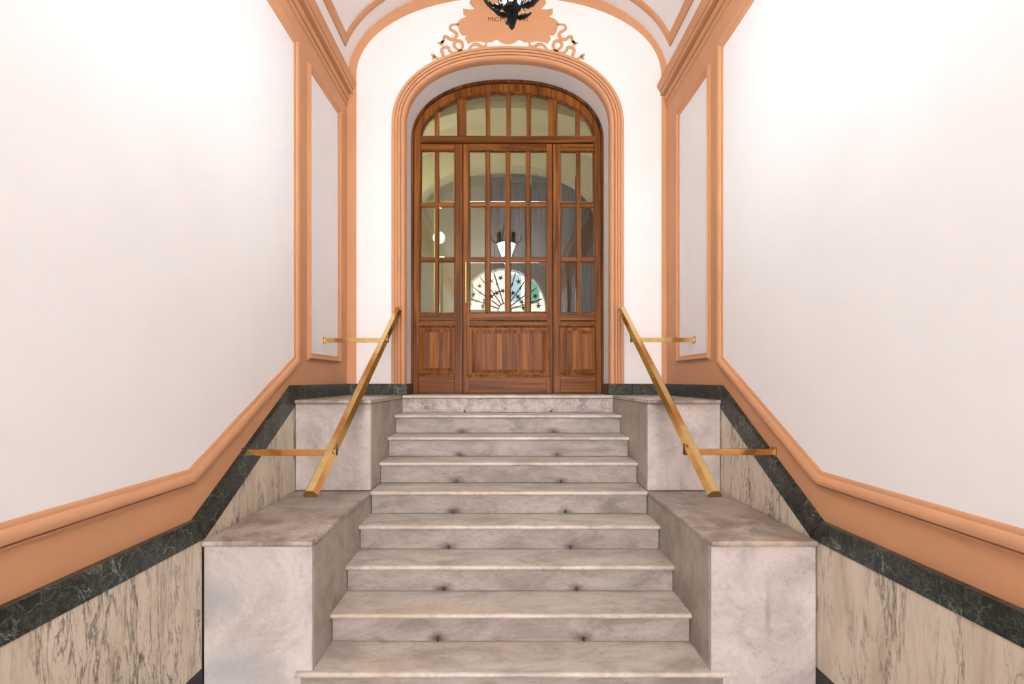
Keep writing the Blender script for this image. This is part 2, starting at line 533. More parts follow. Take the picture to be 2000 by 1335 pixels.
# ------------------------------------------------------------------ vault
def vault_pt(t, y, d=0.0):
    nx_, nz_ = math.cos(t) / VA, math.sin(t) / VB
    l = math.hypot(nx_, nz_)
    return (VA * math.cos(t) - d * nx_ / l, y, SPRING + VB * math.sin(t) - d * nz_ / l)
ths = [math.pi * i / 48 for i in range(49)]
mb = MB()
inner0 = [vault_pt(t, FRONT - 0.2) for t in ths]; inner1 = [vault_pt(t, BACK + 0.1) for t in ths]
outer0 = [vault_pt(t, FRONT - 0.2, -0.25) for t in ths]; outer1 = [vault_pt(t, BACK + 0.1, -0.25) for t in ths]
mb.grid([inner0, inner1, outer1, outer0], True, False)
ceil = mb.build('ceiling', VAULTW, None, (0, 0, SPRING), smooth=30)
tag(ceil, 'white plaster barrel vault with an apricot moulded frame', 'ceiling', kind='structure')
T0 = 0.190
for s in (-1, 1):                              # long strips beside the cornices
    ta, tb_ = (T0, T0 + 0.085)
    if s < 0: ta, tb_ = math.pi - ta, math.pi - tb_
    rings = []
    for y in (-5.9, 5.14):
        rings.append([vault_pt(ta, y, -0.01), vault_pt(ta, y, 0.014), vault_pt(ta * 0.7 + tb_ * 0.3, y, 0.020), vault_pt(ta * 0.3 + tb_ * 0.7, y, 0.020), vault_pt(tb_, y, 0.010), vault_pt(tb_, y, -0.01)])
    MB().grid(rings, False, True, True).build('vault_molding', ORANGE, ceil, vault_pt(ta, 0), smooth=30)
for y0, y1 in ((5.15, 5.075), (-5.9, -5.82)):  # arched strips at both ends
    a_t = [T0 + (math.pi - 2 * T0) * i / 44 for i in range(45)]
    rings = [[vault_pt(t, y, d) for t in a_t] for y, d in ((y0, -0.01), (y0, 0.014), (y0 * 0.7 + y1 * 0.3, 0.021), (y0 * 0.3 + y1 * 0.7, 0.021), (y1, 0.010), (y1, -0.01))]
    MB().grid(rings, True, False).build('vault_molding', ORANGE, ceil, (0, y0, 5.8), smooth=30)

# ------------------------------------------------------------------ end wall with the arched doorway
OH, OS, OR, ON = 1.067, 4.385, 0.675, 2.2       # opening: half width, spring, rise, squareness of the arch
open_pts = arch(OH, OS, OR, ON, LAND - 0.1)
def YP(pt, y): return (pt[0], y, pt[1])
U = [(-2.05, LAND - 0.1), (-2.05, 6.3), (2.05, 6.3), (2.05, LAND - 0.1)] + list(reversed(open_pts))
wb = MB().prism(U, YP, BACK, DOOR + 0.12).build('wall_back', WHITE, None, (0, BACK, LAND), smooth=30)
tag(wb, 'white end wall with the arched doorway at the head of the stairs', 'wall', kind='structure')
MB().box(-2.05, 2.05, BACK + 0.001, DOOR + 0.2, -0.2, LAND - 0.1).build('leak_block', M_BLACK, wb, (0, BACK, 0))  # unseen block added below the wall to stop light leaking in
# painted band along walls and vault
IN = arch(1.594, 4.893, 0.838, 2.12, LAND + 0.113, cx=0.014, steps=48)
OUT = [(x * 1.0 + (0.0), z) for x, z in arch(1.80, 4.893, 1.10, 2.12, LAND + 0.113, cx=0.0, steps=48)]
mb = MB()
mb.grid([[(x, BACK + 0.002, z) for x, z in IN], [(x, BACK - 0.003, z) for x, z in IN], [(x, BACK - 0.003, z) for x, z in OUT]], False, False)
mb.build('painted_band', ORANGE, wb, (0, BACK, 4.9), label='flat apricot band along the corners and the vault')
# architrave
AR = [(-0.002, -0.055), (-0.002, 0.004), (0.004, 0.022), (0.014, 0.034), (0.026, 0.038), (0.038, 0.034), (0.045, 0.024), (0.046, 0.008), (0.053, 0.008),
      (0.054, 0.024), (0.074, 0.025), (0.075, 0.012), (0.081, 0.012), (0.082, 0.030), (0.102, 0.031), (0.103, 0.020), (0.108, 0.020), (0.109, 0.034), (0.134, 0.034), (0.139, 0.028), (0.140, -0.002)]
pth = list(reversed(arch(OH, OS, OR, ON, LAND + 0.112, steps=56)))
rings = [[(x, BACK - p, z) for x, z in offset(pth, u, False)] for u, p in AR]
chk = offset(pth, 0.1, False)
if chk[len(chk) // 2][1] < pth[len(pth) // 2][1]:
    rings = [[(x, BACK - p, z) for x, z in offset(pth, -u, False)] for u, p in AR]
tr = MB().grid(rings).build('trim_3', ORANGE, None, (0, BACK, LAND + 0.11), smooth=28)
tag(tr, 'moulded apricot architrave around the arched doorway', 'architrave', kind='structure')

# green skirting of the end wall with returns into the doorway
bb = thing('baseboard_back', (0, BACK, LAND), 'dark green marble skirting either side of the wooden door', 'baseboard', kind='structure')
for s in (-1, 1):
    x_out = s * (WALL[s] - PANEL_P - 0.001); xm = s * (1.20 if s < 0 else 1.30); xi = s * (OH - 0.018)
    for a, b in ((x_out, xm + s * e), (xm - s * e, xi)):
        MB().box(min(a, b), max(a, b), BACK - 0.026, BACK - 0.0005, LAND + 0.0005, LAND + 0.113, 0.0015).build('marble_band_slab', M_GREEN, bb, (a, BACK, LAND))
    a, b = s * (OH - 0.018), s * (OH - 0.0005)
    MB().box(min(a, b), max(a, b), BACK + 0.0005, DOOR - 0.003, LAND + 0.0005, LAND + 0.113, 0.0015).build('marble_band_slab', M_GREEN, bb, (a, BACK + 0.1, LAND))

# painted cartouche, ribbons and date on the end wall
def wp(u, v, y=BACK):                            # survey units of the end wall -> metres
    return ((u - 983) * 5.346e-3 + CX, EYE + (742 - v) * 5.346e-3)
half = [(921, -3), (916.7, 4), (919.6, 9.7), (924, 14.5), (927.4, 17), (922, 18.4), (915.7, 18.5), (904, 16.5), (904.5, 23), (905, 28.2), (909.5, 31), (912, 32.6),
        (907, 34), (900, 37), (894.8, 42), (892.3, 46.7), (894.8, 52.6), (897, 62), (902, 69), (907, 69.2), (914.5, 67.5), (909.5, 71), (908, 75), (911, 80), (914.7, 85.7),
        (919, 83), (923.5, 81.8), (937, 80.3), (949.8, 82.8), (960.5, 82.3), (967.3, 78), (971.2, 77.2), (978, 82.8), (985.8, 85.7), (992, 86.3)]
full = half + [(1984 - x, y) for x, y in reversed(half[:-1])]
poly = [wp(*p) for p in full]
cart = MB().prism(poly, YP, BACK + 0.001, BACK - 0.004).build('painted_cartouche', ORANGE, wb, (0, BACK, 5.3), label='flat apricot cartouche above the doorway')
def smooth_path(pts, k=6):
    out = []
    n = len(pts)
    for i in range(n - 1):
        p0, p1, p2, p3 = (Vector(pts[max(i - 1, 0)]), Vector(pts[i]), Vector(pts[i + 1]), Vector(pts[min(i + 2, n - 1)]))
        for j in range(k):
            t = j / k
            out.append(0.5 * ((2 * p1) + (p2 - p0) * t + (2 * p0 - 5 * p1 + 4 * p2 - p3) * t * t + (3 * p1 - p0 - 3 * p2 + p3) * t ** 3))
    out.append(Vector(pts[-1]))
    return [(p.x, p.y) for p in out]
RIB = [
    [(670, 490), (580, 490), (515, 520), (510, 580), (600, 640), (640, 690), (600, 770), (520, 790), (440, 740), (390, 735), (375, 800), (330, 850), (262, 866)],
    [(372, 810), (345, 860), (318, 912)],
    [(865, 1010), (950, 905), (1050, 890), (1150, 940), (1215, 920), (1235, 850)],
    [(740, 1012), (640, 980), (580, 900), (630, 822), (720, 835), (758, 920), (720, 1005), (660, 1040)],
    [(840, 1012), (700, 1030), (560, 1060), (490, 1010), (460, 950), (380, 950), (335, 1010), (360, 1090), (370, 1150), (290, 1190), (220, 1150), (180, 1110), (120, 1088)],
    [(200, 1130), (170, 1150), (158, 1195)],
]
for m in (0, 1):
    for r in RIB:
        pts = [(830 + x / 10.27, y / 10.27) for x, y in r]
        if m: pts = [(1984 - x, y) for x, y in pts]
        pts = smooth_path([wp(*p) for p in pts])
        n = len(pts)
        wd = [0.0175 * min(1.0, 0.55 + 1.2 * min(i, n - 1 - i) / n) for i in range(n)]
        la = [tuple(Vector(p) + (Vector(o_) - Vector(p)) * w_ / 0.01) for p, o_, w_ in zip(pts, offset(pts, 0.01, False), wd)]
        lb_ = [tuple(Vector(p) + (Vector(o_) - Vector(p)) * w_ / 0.01) for p, o_, w_ in zip(pts, offset(pts, -0.01, False), wd)]
        mb = MB().grid([[(x, BACK + 0.001, z) for x, z in la], [(x, BACK - 0.004, z) for x, z in la], [(x, BACK - 0.004, z) for x, z in lb_], [(x, BACK + 0.001, z) for x, z in lb_]], True, False)
        mb.build('painted_ribbon', ORANGE, wb, (pts[0][0], BACK, pts[0][1]))
fc = bpy.data.curves.new('date_lettering', 'FONT')
fc.body = 'MCMXXVIII'
fc.size = 0.0605; fc.extrude = 0.001; fc.align_x = 'CENTER'
fo = bpy.data.objects.new('date_text', fc); scene.collection.objects.link(fo)
dg = bpy.context.evaluated_depsgraph_get()
fm = bpy.data.meshes.new_from_object(fo.evaluated_get(dg))
bpy.data.objects.remove(fo, do_unlink=True)
xs = [v.co.x for v in fm.vertices]
kx = 0.417 / (max(xs) - min(xs))
for v in fm.vertices:
    v.co = Vector((v.co.x * kx, -v.co.z, v.co.y))
fm.materials.clear(); fm.materials.append(PRINT)
lt = bpy.data.objects.new('date_lettering', fm); scene.collection.objects.link(lt)
lt.parent = wb
wx, wz = wp(992, 41.5)
lt.location = (wx, -0.0055, wz - LAND)
lt['label'] = 'brown Roman numeral date MCMXXVIII'

# ------------------------------------------------------------------ staircase
st = thing('staircase', (0, nose(1), 0), 'worn grey marble flight of steps between the piers', 'staircase')
core = [(nose(1) + 0.07, 0.0)]
for i in range(1, 10):
    core += [(nose(i) + 0.07, i * RISE - 0.035), (nose(i + 1) + 0.07, i * RISE - 0.035)]
core[-1] = (BACK, LAND - 0.035)
core.append((BACK, 0.0))
MB().prism(core, lambda p, x: (x, p[0], p[1]), -HALF, HALF).build('stair_core', M_BLACK, st, (0, nose(1), 0), label='unseen dark core added to block light behind the joints')  # unseen fill under the steps, added dark so no light leaks through
def tread_prof(y0, y1, z1, th=0.031):
    r = th / 2
    pts = [(y1, z1 - th), (y1, z1)]
    for k in range(0, 9):
        a = math.pi / 2 + math.pi * k / 8
        pts.append((y0 + r + r * math.cos(a) * 1.0, z1 - r + r * math.sin(a)))
    return pts
eye0 = None
for i in range(1, 10):
    z1 = i * RISE
    y1 = nose(i + 1) + OVER + 0.006 if i < 9 else DOOR + 0.09
    hw = HALF if i < 9 else OH - 0.02
    if i == 1:
        pr = tread_prof(nose(1), nose(2) + OVER + 0.006, z1)
        mb = MB().prism(pr, lambda p, x: (x, p[0], p[1]), -HALF, HALF)
        for s in (-1, 1):
            a, b = s * HALF, s * 1.150
            pr2 = tread_prof(nose(1), nose(1) + OVER - 0.008, z1)
            mb.prism(pr2, lambda p, x: (x, p[0], p[1]), a, b)
        mb.build('tread', M_TREAD, st, (0, nose(1), z1), smooth=40, label='lowest tread whose ends return in front of the piers')
    elif i == 9:
        mb = MB().prism(tread_prof(nose(9), BACK - 0.028, z1), lambda p, x: (x, p[0], p[1]), -HALF + 0.012, HALF - 0.012)
        mb.prism([(BACK - 0.028, z1 - 0.031), (BACK - 0.028, z1), (y1, z1), (y1, z1 - 0.031)], lambda p, x: (x, p[0], p[1]), -hw, hw)
        mb.build('landing_slab', M_TREAD, st, (0, nose(9), z1), smooth=40, label='landing slab under the door')
    else:
        MB().prism(tread_prof(nose(i), y1, z1), lambda p, x: (x, p[0], p[1]), -HALF, HALF).build('tread', M_TREAD, st, (0, nose(i), z1), smooth=40)
    yr = nose(i) + OVER
    z0 = (i - 1) * RISE + (0.0025 if i > 1 else 0)
    w = HALF - 0.003 if i > 1 else 1.125
    if i == 1:
        rs = MB().box(-w, w, nose(1) + 0.018, nose(1) + 0.024, z0, z1 - 0.0335).build('riser', M_RISER, st, (0, yr, z0))
    else:
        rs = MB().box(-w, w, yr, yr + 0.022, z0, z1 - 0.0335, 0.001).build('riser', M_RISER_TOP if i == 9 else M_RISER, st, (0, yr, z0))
        for sx in (-EY, EY):
            if eye0 is None:
                mb = MB()
                mb.box(-0.009, 0.009, -0.004, 0.001, 0.001, 0.026, 0.0015)
                ring = [(0.0, -0.010 + 0.010 * math.cos(a), 0.013 + 0.010 * math.sin(a)) for a in [2 * math.pi * k / 12 for k in range(12)]]
                mb.tube(ring, 0.0032, 6, True)
                ey = mb.build('carpet_rod_eyelet', IRON_E, rs, (0, 0, 0), smooth=40)
                ey.location = (sx, -0.0005, 0.0)
                eye0 = ey
            else:
                ey = eye0.copy(); scene.collection.objects.link(ey); ey.parent = rs
                ey.location = (sx, -0.0005, 0.0)

# ------------------------------------------------------------------ marble piers
def pier(s, y0, y1, z0, z1, front_mat, label, upper):
    xo = WALL[s] - PANEL_P - 0.0015
    t = thing('stair_pier', (s * (HALF + xo) / 2, y0, z0), label, 'pier', 'marble piers beside the steps')
    def bx(a, b): return (min(a, b), max(a, b))
    org = (s * (HALF + xo) / 2, y0, z0)
    zc = z1 - 0.031
    X0, X1 = bx(s * (HALF + 0.024), s * xo)
    MB().box(X0, X1, y0 + 0.024, y1, z0 + 0.001, zc).build('core', M_BLACK, t, org, label='hidden dark core')
    X0, X1 = bx(s * (HALF + 0.003), s * (xo + 0.001))
    MB().box(X0, X1, y0, y0 + 0.022, z0 + 0.0015, zc - 0.0015, 0.003).build('front_slab', front_mat, t, org)
    X0, X1 = bx(s * (HALF + 0.001), s * (HALF + 0.022))
    MB().box(X0, X1, y0 + 0.0255, y1, z0 + 0.0015, zc - 0.0015, 0.001).build('side_slab', M_SIDE, t, org)
    X0, X1 = bx(s * (HALF - 0.008), s * (xo - 0.001))
    MB().box(X0, X1, y0 - 0.032, y1, zc, z1, 0.011, 3).build('cap_slab', M_CAP, t, org, smooth=50)
    return t
PF0 = nose(1) + OVER - 0.008
PF1 = nose(5) + OVER
pier(-1, PF0, PF1, 0.0, 5 * RISE, M_PIER_L, 'lower marble pier with a cool grey patch, under the handrail on the pull handle side', False)
pier(1, PF0, PF1, 0.0, 5 * RISE, M_PIER_R, 'lower marble pier with a long upright drip stain on its face', False)
pier(-1, PF1, BACK - 0.028, 5 * RISE + 0.0005, LAND, M_PIER, 'upper marble pier at landing level on the side of the door pull handle', True)
pier(1, PF1, BACK - 0.028, 5 * RISE + 0.0005, LAND, M_PIER, 'upper marble pier at landing level opposite the door pull handle', True)

# ------------------------------------------------------------------ brass handrails
HEX = [(-0.036, -0.022), (-0.042, -0.008), (-0.020, 0.022), (0.020, 0.022), (0.042, -0.008), (0.036, -0.022)]
def handrail(s, x, y0, z0, y1, z1, brk, label):
    D = Vector((0, y1 - y0, z1 - z0)); L = D.length; D.normalize()
    Nn = Vector((0, -D.z, D.y))
    base = (s * WALL[s], brk[0][0], brk[0][1])
    t = thing('handrail', base, label, 'handrail', 'brass handrails over the piers')
    P0 = Vector((x, y0, z0))
    def ring(d, k=1.0): return [tuple(P0 + D * d + Vector((1, 0, 0)) * a * k + Nn * b * k) for a, b in HEX]
    MB().grid([ring(0.004), ring(L - 0.004)], False, True, True).build('rail', BRASS, t, (x, y0, z0))
    for d0, d1 in ((0.0, 0.004), (L - 0.004, L)):
        MB().grid([ring(d0 + 0.0001, 0.99), ring(d0 + 0.001, 1.02), ring(d1 - 0.0005, 1.02), ring(d1 - 0.0001, 0.99)], False, True, True).build('end_cap', BRASS_D, t, tuple(P0 + D * d0))
    for (yb, zb, pp) in brk:
        xe = s * (abs(x) - 0.042)
        xw = s * (WALL[s] - pp)
        b = MB().box(min(xe, xw), max(xe, xw), yb - 0.010, yb + 0.010, zb - 0.020, zb + 0.020, 0.0015).build('bracket', BRASS, t, (xw, yb, zb))
        MB().box(min(xe, xe + s * 0.008), max(xe, xe + s * 0.008), yb - 0.012, yb + 0.030, zb - 0.020, zb + 0.052, 0.001).build('lug', BRASS_D, b, (xe, yb, zb))
        MB().box(min(xw, xw - s * 0.007), max(xw, xw - s * 0.007), yb - 0.026, yb + 0.026, zb - 0.030, zb + 0.030, 0.002).build('wall_plate', BRASS_D, b, (xw, yb, zb))
handrail(-1, -1.135, 2.891, 1.081, 5.312, 2.465, [(3.2185, 1.272, 0.0), (4.658, 2.088, 0.003)], 'brass handrail above the piers on the side of the door pull handle')
handrail(1, 1.135, 2.850, 1.090, 5.086, 2.433, [(3.217, 1.276, 0.0), (4.559, 2.084, 0.003)], 'brass handrail above the piers opposite the door pull handle')

# ------------------------------------------------------------------ glazed wooden door
def DX(u): return (u - 983) * 5.7e-3 + CX
def DZ(v): return EYE + (742 - v) * 5.7e-3
d1 = thing('door_1', (0, DOOR, LAND), 'wide arched pine door of bevelled panes with fanlight and fixed side leaves', 'door', kind='structure')
Y0 = DOOR
FH, FS, FR, FN = OH, OS, OR, ON
def zin(x, half=0.955, spring=4.385, rise=0.535, n=2.2):
    r = min(abs(x) / half, 0.9999)
    return spring + rise * (1 - r ** n) ** (1 / n)
# arched outer frame: outer bead coloured dark as the edge's shadow gap, then flat frame
outer = arch(FH, FS, FR, FN, LAND, steps=56)
inn = [(DX(816), LAND)] + [(x * 0.955 / OH, 4.385 + (z - OS) * 0.535 / OR) for x, z in outer[1:-1]] + [(DX(1170), LAND)]
inn[0] = (-0.985, LAND); inn[-1] = (0.985, LAND)
def lerp(t): return [(a[0] + (b[0] - a[0]) * t, a[1] + (b[1] - a[1]) * t) for a, b in zip(outer, inn)]
def frame_ring(prof): return [[(x, Y0 - p, z) for x, z in lerp(t)] for t, p in prof]
MB().grid(frame_ring(((0.0, -0.02), (0.0, 0.020), (0.06, 0.030), (0.22, 0.030), (0.27, 0.022), (0.28, -0.02))), True, False).build('outer_bead', W_DARK, d1, (0, Y0, LAND), smooth=35)
MB().grid(frame_ring(((0.282, -0.07), (0.282, 0.004), (0.31, 0.012), (0.86, 0.012), (0.90, 0.004), (0.93, 0.004), (1.0, -0.012), (1.0, -0.07))), True, False).build('arched_frame', W_V, d1, (0, Y0, LAND), smooth=35)
# transom
MB().box(-1.0, 1.0, Y0 - 0.012, Y0 + 0.06, DZ(278.5), DZ(265.5), 0.006).build('transom', W_H, d1, (0, Y0, DZ(272)))
# fanlight bars
fan = [(849.3, 857), (893, 910.5), (948.6, 957), (989, 997.5), (1028.5, 1037), (1071, 1088.5), (1124, 1132.5)]
for a, b in fan:
    x0, x1 = DX(a), DX(b)
    big = (b - a) > 12
    mb = MB().box(x0, x1, Y0 + (0.0 if big else 0.008), Y0 + 0.055, DZ(266), min(zin(x0), zin(x1)) + 0.012, 0.004)
    mb.build('fanlight_mullion' if big else 'fanlight_bar', W_V, d1, (x0, Y0, DZ(266)))
def pane_mesh(poly, yf, bev=0.013, dep=0.0035, th=0.007):
    if area2(poly) < 0: poly = list(reversed(poly))
    inner = offset(poly, -bev)
    n = len(poly)
    mb = MB()
    vs_ = [(x, yf + dep, z) for x, z in poly] + [(x, yf, z) for x, z in inner] + [(x, yf + th, z) for x, z in poly]
    fs = [tuple(range(n, 2 * n)), tuple(range(3 * n - 1, 2 * n - 1, -1))]
    for i in range(n):
        j = (i + 1) % n
        fs.append((i, j, n + j, n + i))
        fs.append((2 * n + i, 2 * n + j, j, i))
    return mb.add(vs_, fs)
fp = [(820, 849.3), (857, 893), (910.5, 948.6), (957, 989), (997.5, 1028.5), (1037, 1071), (1088.5, 1124), (1132.5, 1163)]
for a, b in fp:
    x0, x1 = DX(a) - 0.003, DX(b) + 0.003
    zb = DZ(264)
    x0 = max(x0, -0.945); x1 = min(x1, 0.945)
    tops = []
    for k in range(9):
        x = x1 + (x0 - x1) * k / 8
        tops.append((x, max(zin(x) + 0.004, zb + 0.012)))
    pane_mesh([(x0, zb - 0.003), (x1, zb - 0.003)] + tops, Y0 + 0.030, 0.010).build('glass_pane', GLASS, d1, (x0, Y0, zb))

ROWS = [(295, 393.5), (403.5, 501.5), (511, 610)]
def leaf(name, u0, u1, cols, lower, field, yf, label, boards):
    """one leaf: stiles and rails, glazing bars, bevelled panes, raised lower panel made of boards"""
    x0, x1 = DX(u0), DX(u1)
    org = ((x0 + x1) / 2, yf, LAND)
    zt, zb = DZ(281), LAND + 0.006
    g0, g1 = DX(cols[0][0]), DX(cols[-1][1])
    mb = MB()
    mb.box(x0, g0, yf, yf + 0.045, zb, zt, 0.003)
    mb.box(g1, x1, yf, yf + 0.045, zb, zt, 0.003)
    root = mb.build(name, W_V, d1, org, label=label)
    MB().box(g0, g1, yf + 0.0005, yf + 0.045, DZ(295), zt, 0.003).build('top_rail', W_H, root, (g0, yf, zt))
    MB().box(g0, g1, yf + 0.0005, yf + 0.045, DZ(625.5), DZ(610), 0.003).build('middle_rail', W_H, root, (g0, yf, DZ(618)))
    MB().box(g0, g1, yf + 0.0005, yf + 0.045, DZ(lower[2]), DZ(627), 0.004).build('middle_rail', W_H, root, (g0, yf, DZ(630)))
    MB().box(g0, g1, yf + 0.0005, yf + 0.045, zb, DZ(lower[3]), 0.003).build('bottom_rail', W_H, root, (g0, yf, zb))
    # raised glazing bead round the glass field
    bead = [(g0, DZ(610)), (g1, DZ(610)), (g1, DZ(295)), (g0, DZ(295))]
    sweep2(bead, [(0.014, 0.002), (0.011, 0.006), (0.004, 0.006), (-0.003, -0.012)], lambda p, pr: (p[0], yf - pr, p[1])).build('glazing_bead', W_V, root, (g0, yf, DZ(610)))
    for (a, b), (c, d_) in zip(cols[:-1], cols[1:]):
        MB().box(DX(b), DX(c), yf + 0.004, yf + 0.040, DZ(610), DZ(295), 0.008).build('glazing_bar', W_V, root, (DX(b), yf, DZ(610)))
    for (r0, r1), (r2, r3) in zip(ROWS[:-1], ROWS[1:]):
        MB().box(g0, g1, yf + 0.006, yf + 0.040, DZ(r2), DZ(r1), 0.008).build('glazing_bar', W_H, root, (g0, yf, DZ(r2)))
    for ci, (a, b) in enumerate(cols):
        for ri, (r0, r1) in enumerate(ROWS):
            pz = pane_mesh([(DX(a) - 0.003, DZ(r1) - 0.003), (DX(b) + 0.003, DZ(r1) - 0.003), (DX(b) + 0.003, DZ(r0) + 0.003), (DX(a) - 0.003, DZ(r0) + 0.003)], yf + 0.024)
            go = pz.build('glass_pane', GLASS, root, ((DX(a) + DX(b)) / 2, yf + 0.027, (DZ(r0) + DZ(r1)) / 2))
            go.rotation_euler = (random.uniform(-0.0022, 0.0022), 0, random.uniform(-0.0022, 0.0022))
    # lower panel
    lx0, lx1, lz0, lz1 = DX(lower[0]), DX(lower[1]), DZ(lower[3]), DZ(lower[2])
    fx0, fx1, fz0, fz1 = DX(field[0]), DX(field[1]), DZ(field[3]), DZ(field[2])
    rect = [(lx0, lz0), (lx1, lz0), (lx1, lz1), (lx0, lz1)]
    sweep2(rect, [(0.012, 0.0), (0.010, 0.007), (0.002, 0.008), (-0.010, -0.004), (-0.016, -0.012), (-0.020, -0.014)], lambda p, pr: (p[0], yf - pr, p[1])).build('panel_bead', W_V, root, (lx0, yf, lz0))
    MB().box(g0 + 0.0, g1, yf + 0.014, yf + 0.040, lz0 - 0.01, lz1 + 0.01).build('panel_ground', W_V, root, (lx0, yf, lz0))
    n = sum(w for w, _ in boards); xx = fx0
    for w, mtl in boards:
        ww = (fx1 - fx0) * w / n
        MB().box(xx + 0.0004, xx + ww - 0.0004, yf + 0.001, yf + 0.020, fz0, fz1, 0.0008).build('panel_board', mtl, root, (xx, yf, fz0))
        xx += ww
    frm = [(fx0, fz0), (fx1, fz0), (fx1, fz1), (fx0, fz1)]
    sweep2(frm, [(0.040, -0.013), (0.004, -0.004), (0.001, -0.004), (0.0, 0.001)], lambda p, pr: (p[0], yf - pr, p[1])).build('panel_bevel', W_V, root, (fx0, yf, fz0))
    return root
leaf('side_leaf', 814, 903.2, [(818, 849), (857, 887.5)], (813.5, 891, 636, 731), (828, 879, 648, 718.5), Y0 + 0.002, 'fixed pine side leaf beside the pull handle',
     [(1.0, W_RED), (1.2, W_GOLD), (2.2, W_V)])
mid = leaf('door_leaf', 905, 1078, [(917, 948), (957, 987.5), (996.5, 1027), (1036, 1068)], (912.5, 1072.5, 636, 734), (928, 1059, 651, 721.5), Y0 - 0.004, 'middle pine door leaf with twelve panes',
           [(2.6, W_RED), (0.7, W_GOLD), (2.3, W_RED), (0.9, W_GOLD), (1.6, W_RED)])
leaf('side_leaf', 1080.5, 1171, [(1095, 1125.5), (1133.5, 1164)], (1092, 1168, 636, 731), (1106, 1156.5, 652, 721), Y0 + 0.002, 'fixed pine side leaf beyond the hinge side',
     [(1.2, W_RED), (1.4, W_GOLD), (2.4, W_V)])
# dark strips added behind the leaf gaps to block light from the stairwell
for u in (904, 1079):
    MB().box(DX(u) - 0.022, DX(u) + 0.022, Y0 + 0.048, Y0 + 0.066, LAND + 0.004, DZ(276), 0.002).build('gap_light_stop', W_DARK, d1, (DX(u), Y0, LAND))
MB().box(-1.0, 1.0, Y0 + 0.0485, Y0 + 0.068, DZ(286), DZ(274), 0.002).build('gap_light_stop', W_DARK, d1, (0, Y0, DZ(280)))
MB().box(-1.0, 1.0, Y0 + 0.0485, Y0 + 0.066, LAND + 0.001, LAND + 0.03, 0.002).build('gap_light_stop', W_DARK, d1, (0, Y0, LAND))
# pull handle
hx = DX(910.5)
mb = MB()
mb.tube([(hx, Y0 - 0.052, DZ(593)), (hx, Y0 - 0.052, DZ(585)), (hx, Y0 - 0.052, DZ(553)), (hx, Y0 - 0.052, DZ(521)), (hx, Y0 - 0.052, DZ(513))], [0.009, 0.013, 0.014, 0.013, 0.009], 12)
hd = mb.build('pull_handle', BRASS, mid, (hx, Y0, DZ(553)), smooth=40, label='long upright brass pull')
for v in (519, 588):
    MB().tube([(hx, Y0 - 0.006, DZ(v)), (hx, Y0 - 0.052, DZ(v))], [0.013, 0.008], 10).build('handle_mount', BRASS_D, mid, (hx, Y0, DZ(v)), smooth=40)

# ------------------------------------------------------------------ wrought iron lantern
LX, LY = 0.0, 2.70
lan = thing('lantern', (LX, LY, 3.57), 'dark wrought iron lantern with curled leaves hanging before the doorway', 'lantern')
def LP(r, a, z): return (LX + r * math.cos(a), LY + r * math.sin(a), z)
prof = [(0.001, 3.573), (0.008, 3.577), (0.012, 3.585)]
z = 3.585
for k in range(7):
    r = 0.012 + 0.0035 * (k + 1)
    prof += [(r - 0.003, z + 0.001), (r + 0.001, z + 0.004), (r + 0.001, z + 0.009), (r - 0.002, z + 0.012)]
    z += 0.013
prof += [(0.040, z), (0.046, z + 0.012), (0.030, z + 0.024), (0.024, z + 0.036), (0.001, z + 0.037)]
MB().lathe(prof, LX, LY, 20).build('finial', IRON, lan, (LX, LY, 3.573), smooth=45, label='ribbed pointed finial')
def leaf_mesh(path, width, serr=7, thick=0.004):
    """acanthus leaf: a folded, serrated blade along a path in the radial plane (r, z)"""
    pts = smooth_path(path, 6)
    n = len(pts)
    top_r, bot_r = [], []
    for i, (r, z_) in enumerate(pts):
        t = i / (n - 1)
        w = width * (math.sin(math.pi * min(1.0, 0.12 + 0.88 * t)) ** 0.6 if t < 0.98 else 0.05)
        w *= 0.62 + 0.62 * (((t * serr) % 1.0))
        a = pts[min(i + 1, n - 1)]; b = pts[max(i - 1, 0)]
        d = Vector((a[0] - b[0], a[1] - b[1])).normalized()
        nn = Vector((-d.y, d.x))
        for lst, sg in ((top_r, 1), (bot_r, -1)):
            row = []
            for c in (-1, -0.5, 0, 0.5, 1):
                lift = 0.25 * abs(c) * w + sg * thick / 2
                row.append((r + nn.x * lift, c * w, z_ + nn.y * lift))
            lst.append(row)
    rings = [tr_ + list(reversed(br_)) for tr_, br_ in zip(top_r, bot_r)]
    return MB().grid(rings, False, True, True)
def place_leaves(path, width, count, phase, zbase):
    first = None
    for k in range(count):
        if first is None:
            first = leaf_mesh(path, width).build('acanthus_leaf', IRON, lan, (0, 0, 0), smooth=50)
            lf = first
        else:
            lf = first.copy(); scene.collection.objects.link(lf); lf.parent = lan
        lf.location = (0, 0, -3.57)
        lf.rotation_euler = (0, 0, phase + 2 * math.pi * k / count)
place_leaves([(0.024, 3.640), (0.052, 3.640), (0.084, 3.654), (0.108, 3.674)], 0.020, 4, 0.18, 3.6)
place_leaves([(0.030, 3.708), (0.075, 3.690), (0.118, 3.704), (0.152, 3.744), (0.152, 3.780), (0.130, 3.788)], 0.029, 4, -0.1, 3.6)
place_leaves([(0.150, 4.060), (0.215, 4.080), (0.265, 4.140), (0.262, 4.200), (0.225, 4.205)], 0.050, 6, 0.0, 3.6)
for k in range(6):                              # small scrolls between the leaves
    a = math.pi / 6 + k * math.pi / 3
    path = []
    for j in range(16):
        t = j / 15
        ang = -1.2 + t * 4.6
        rr = 0.020 * (1 - 0.72 * t)
        path.append(LP(0.062 + rr * math.cos(ang), a, 3.700 + rr * math.sin(ang)))
    MB().tube(path, [0.0045 * (1 - 0.5 * j / 15) for j in range(16)], 6).build('scroll', IRON, lan, LP(0.06, a, 3.7), smooth=50)
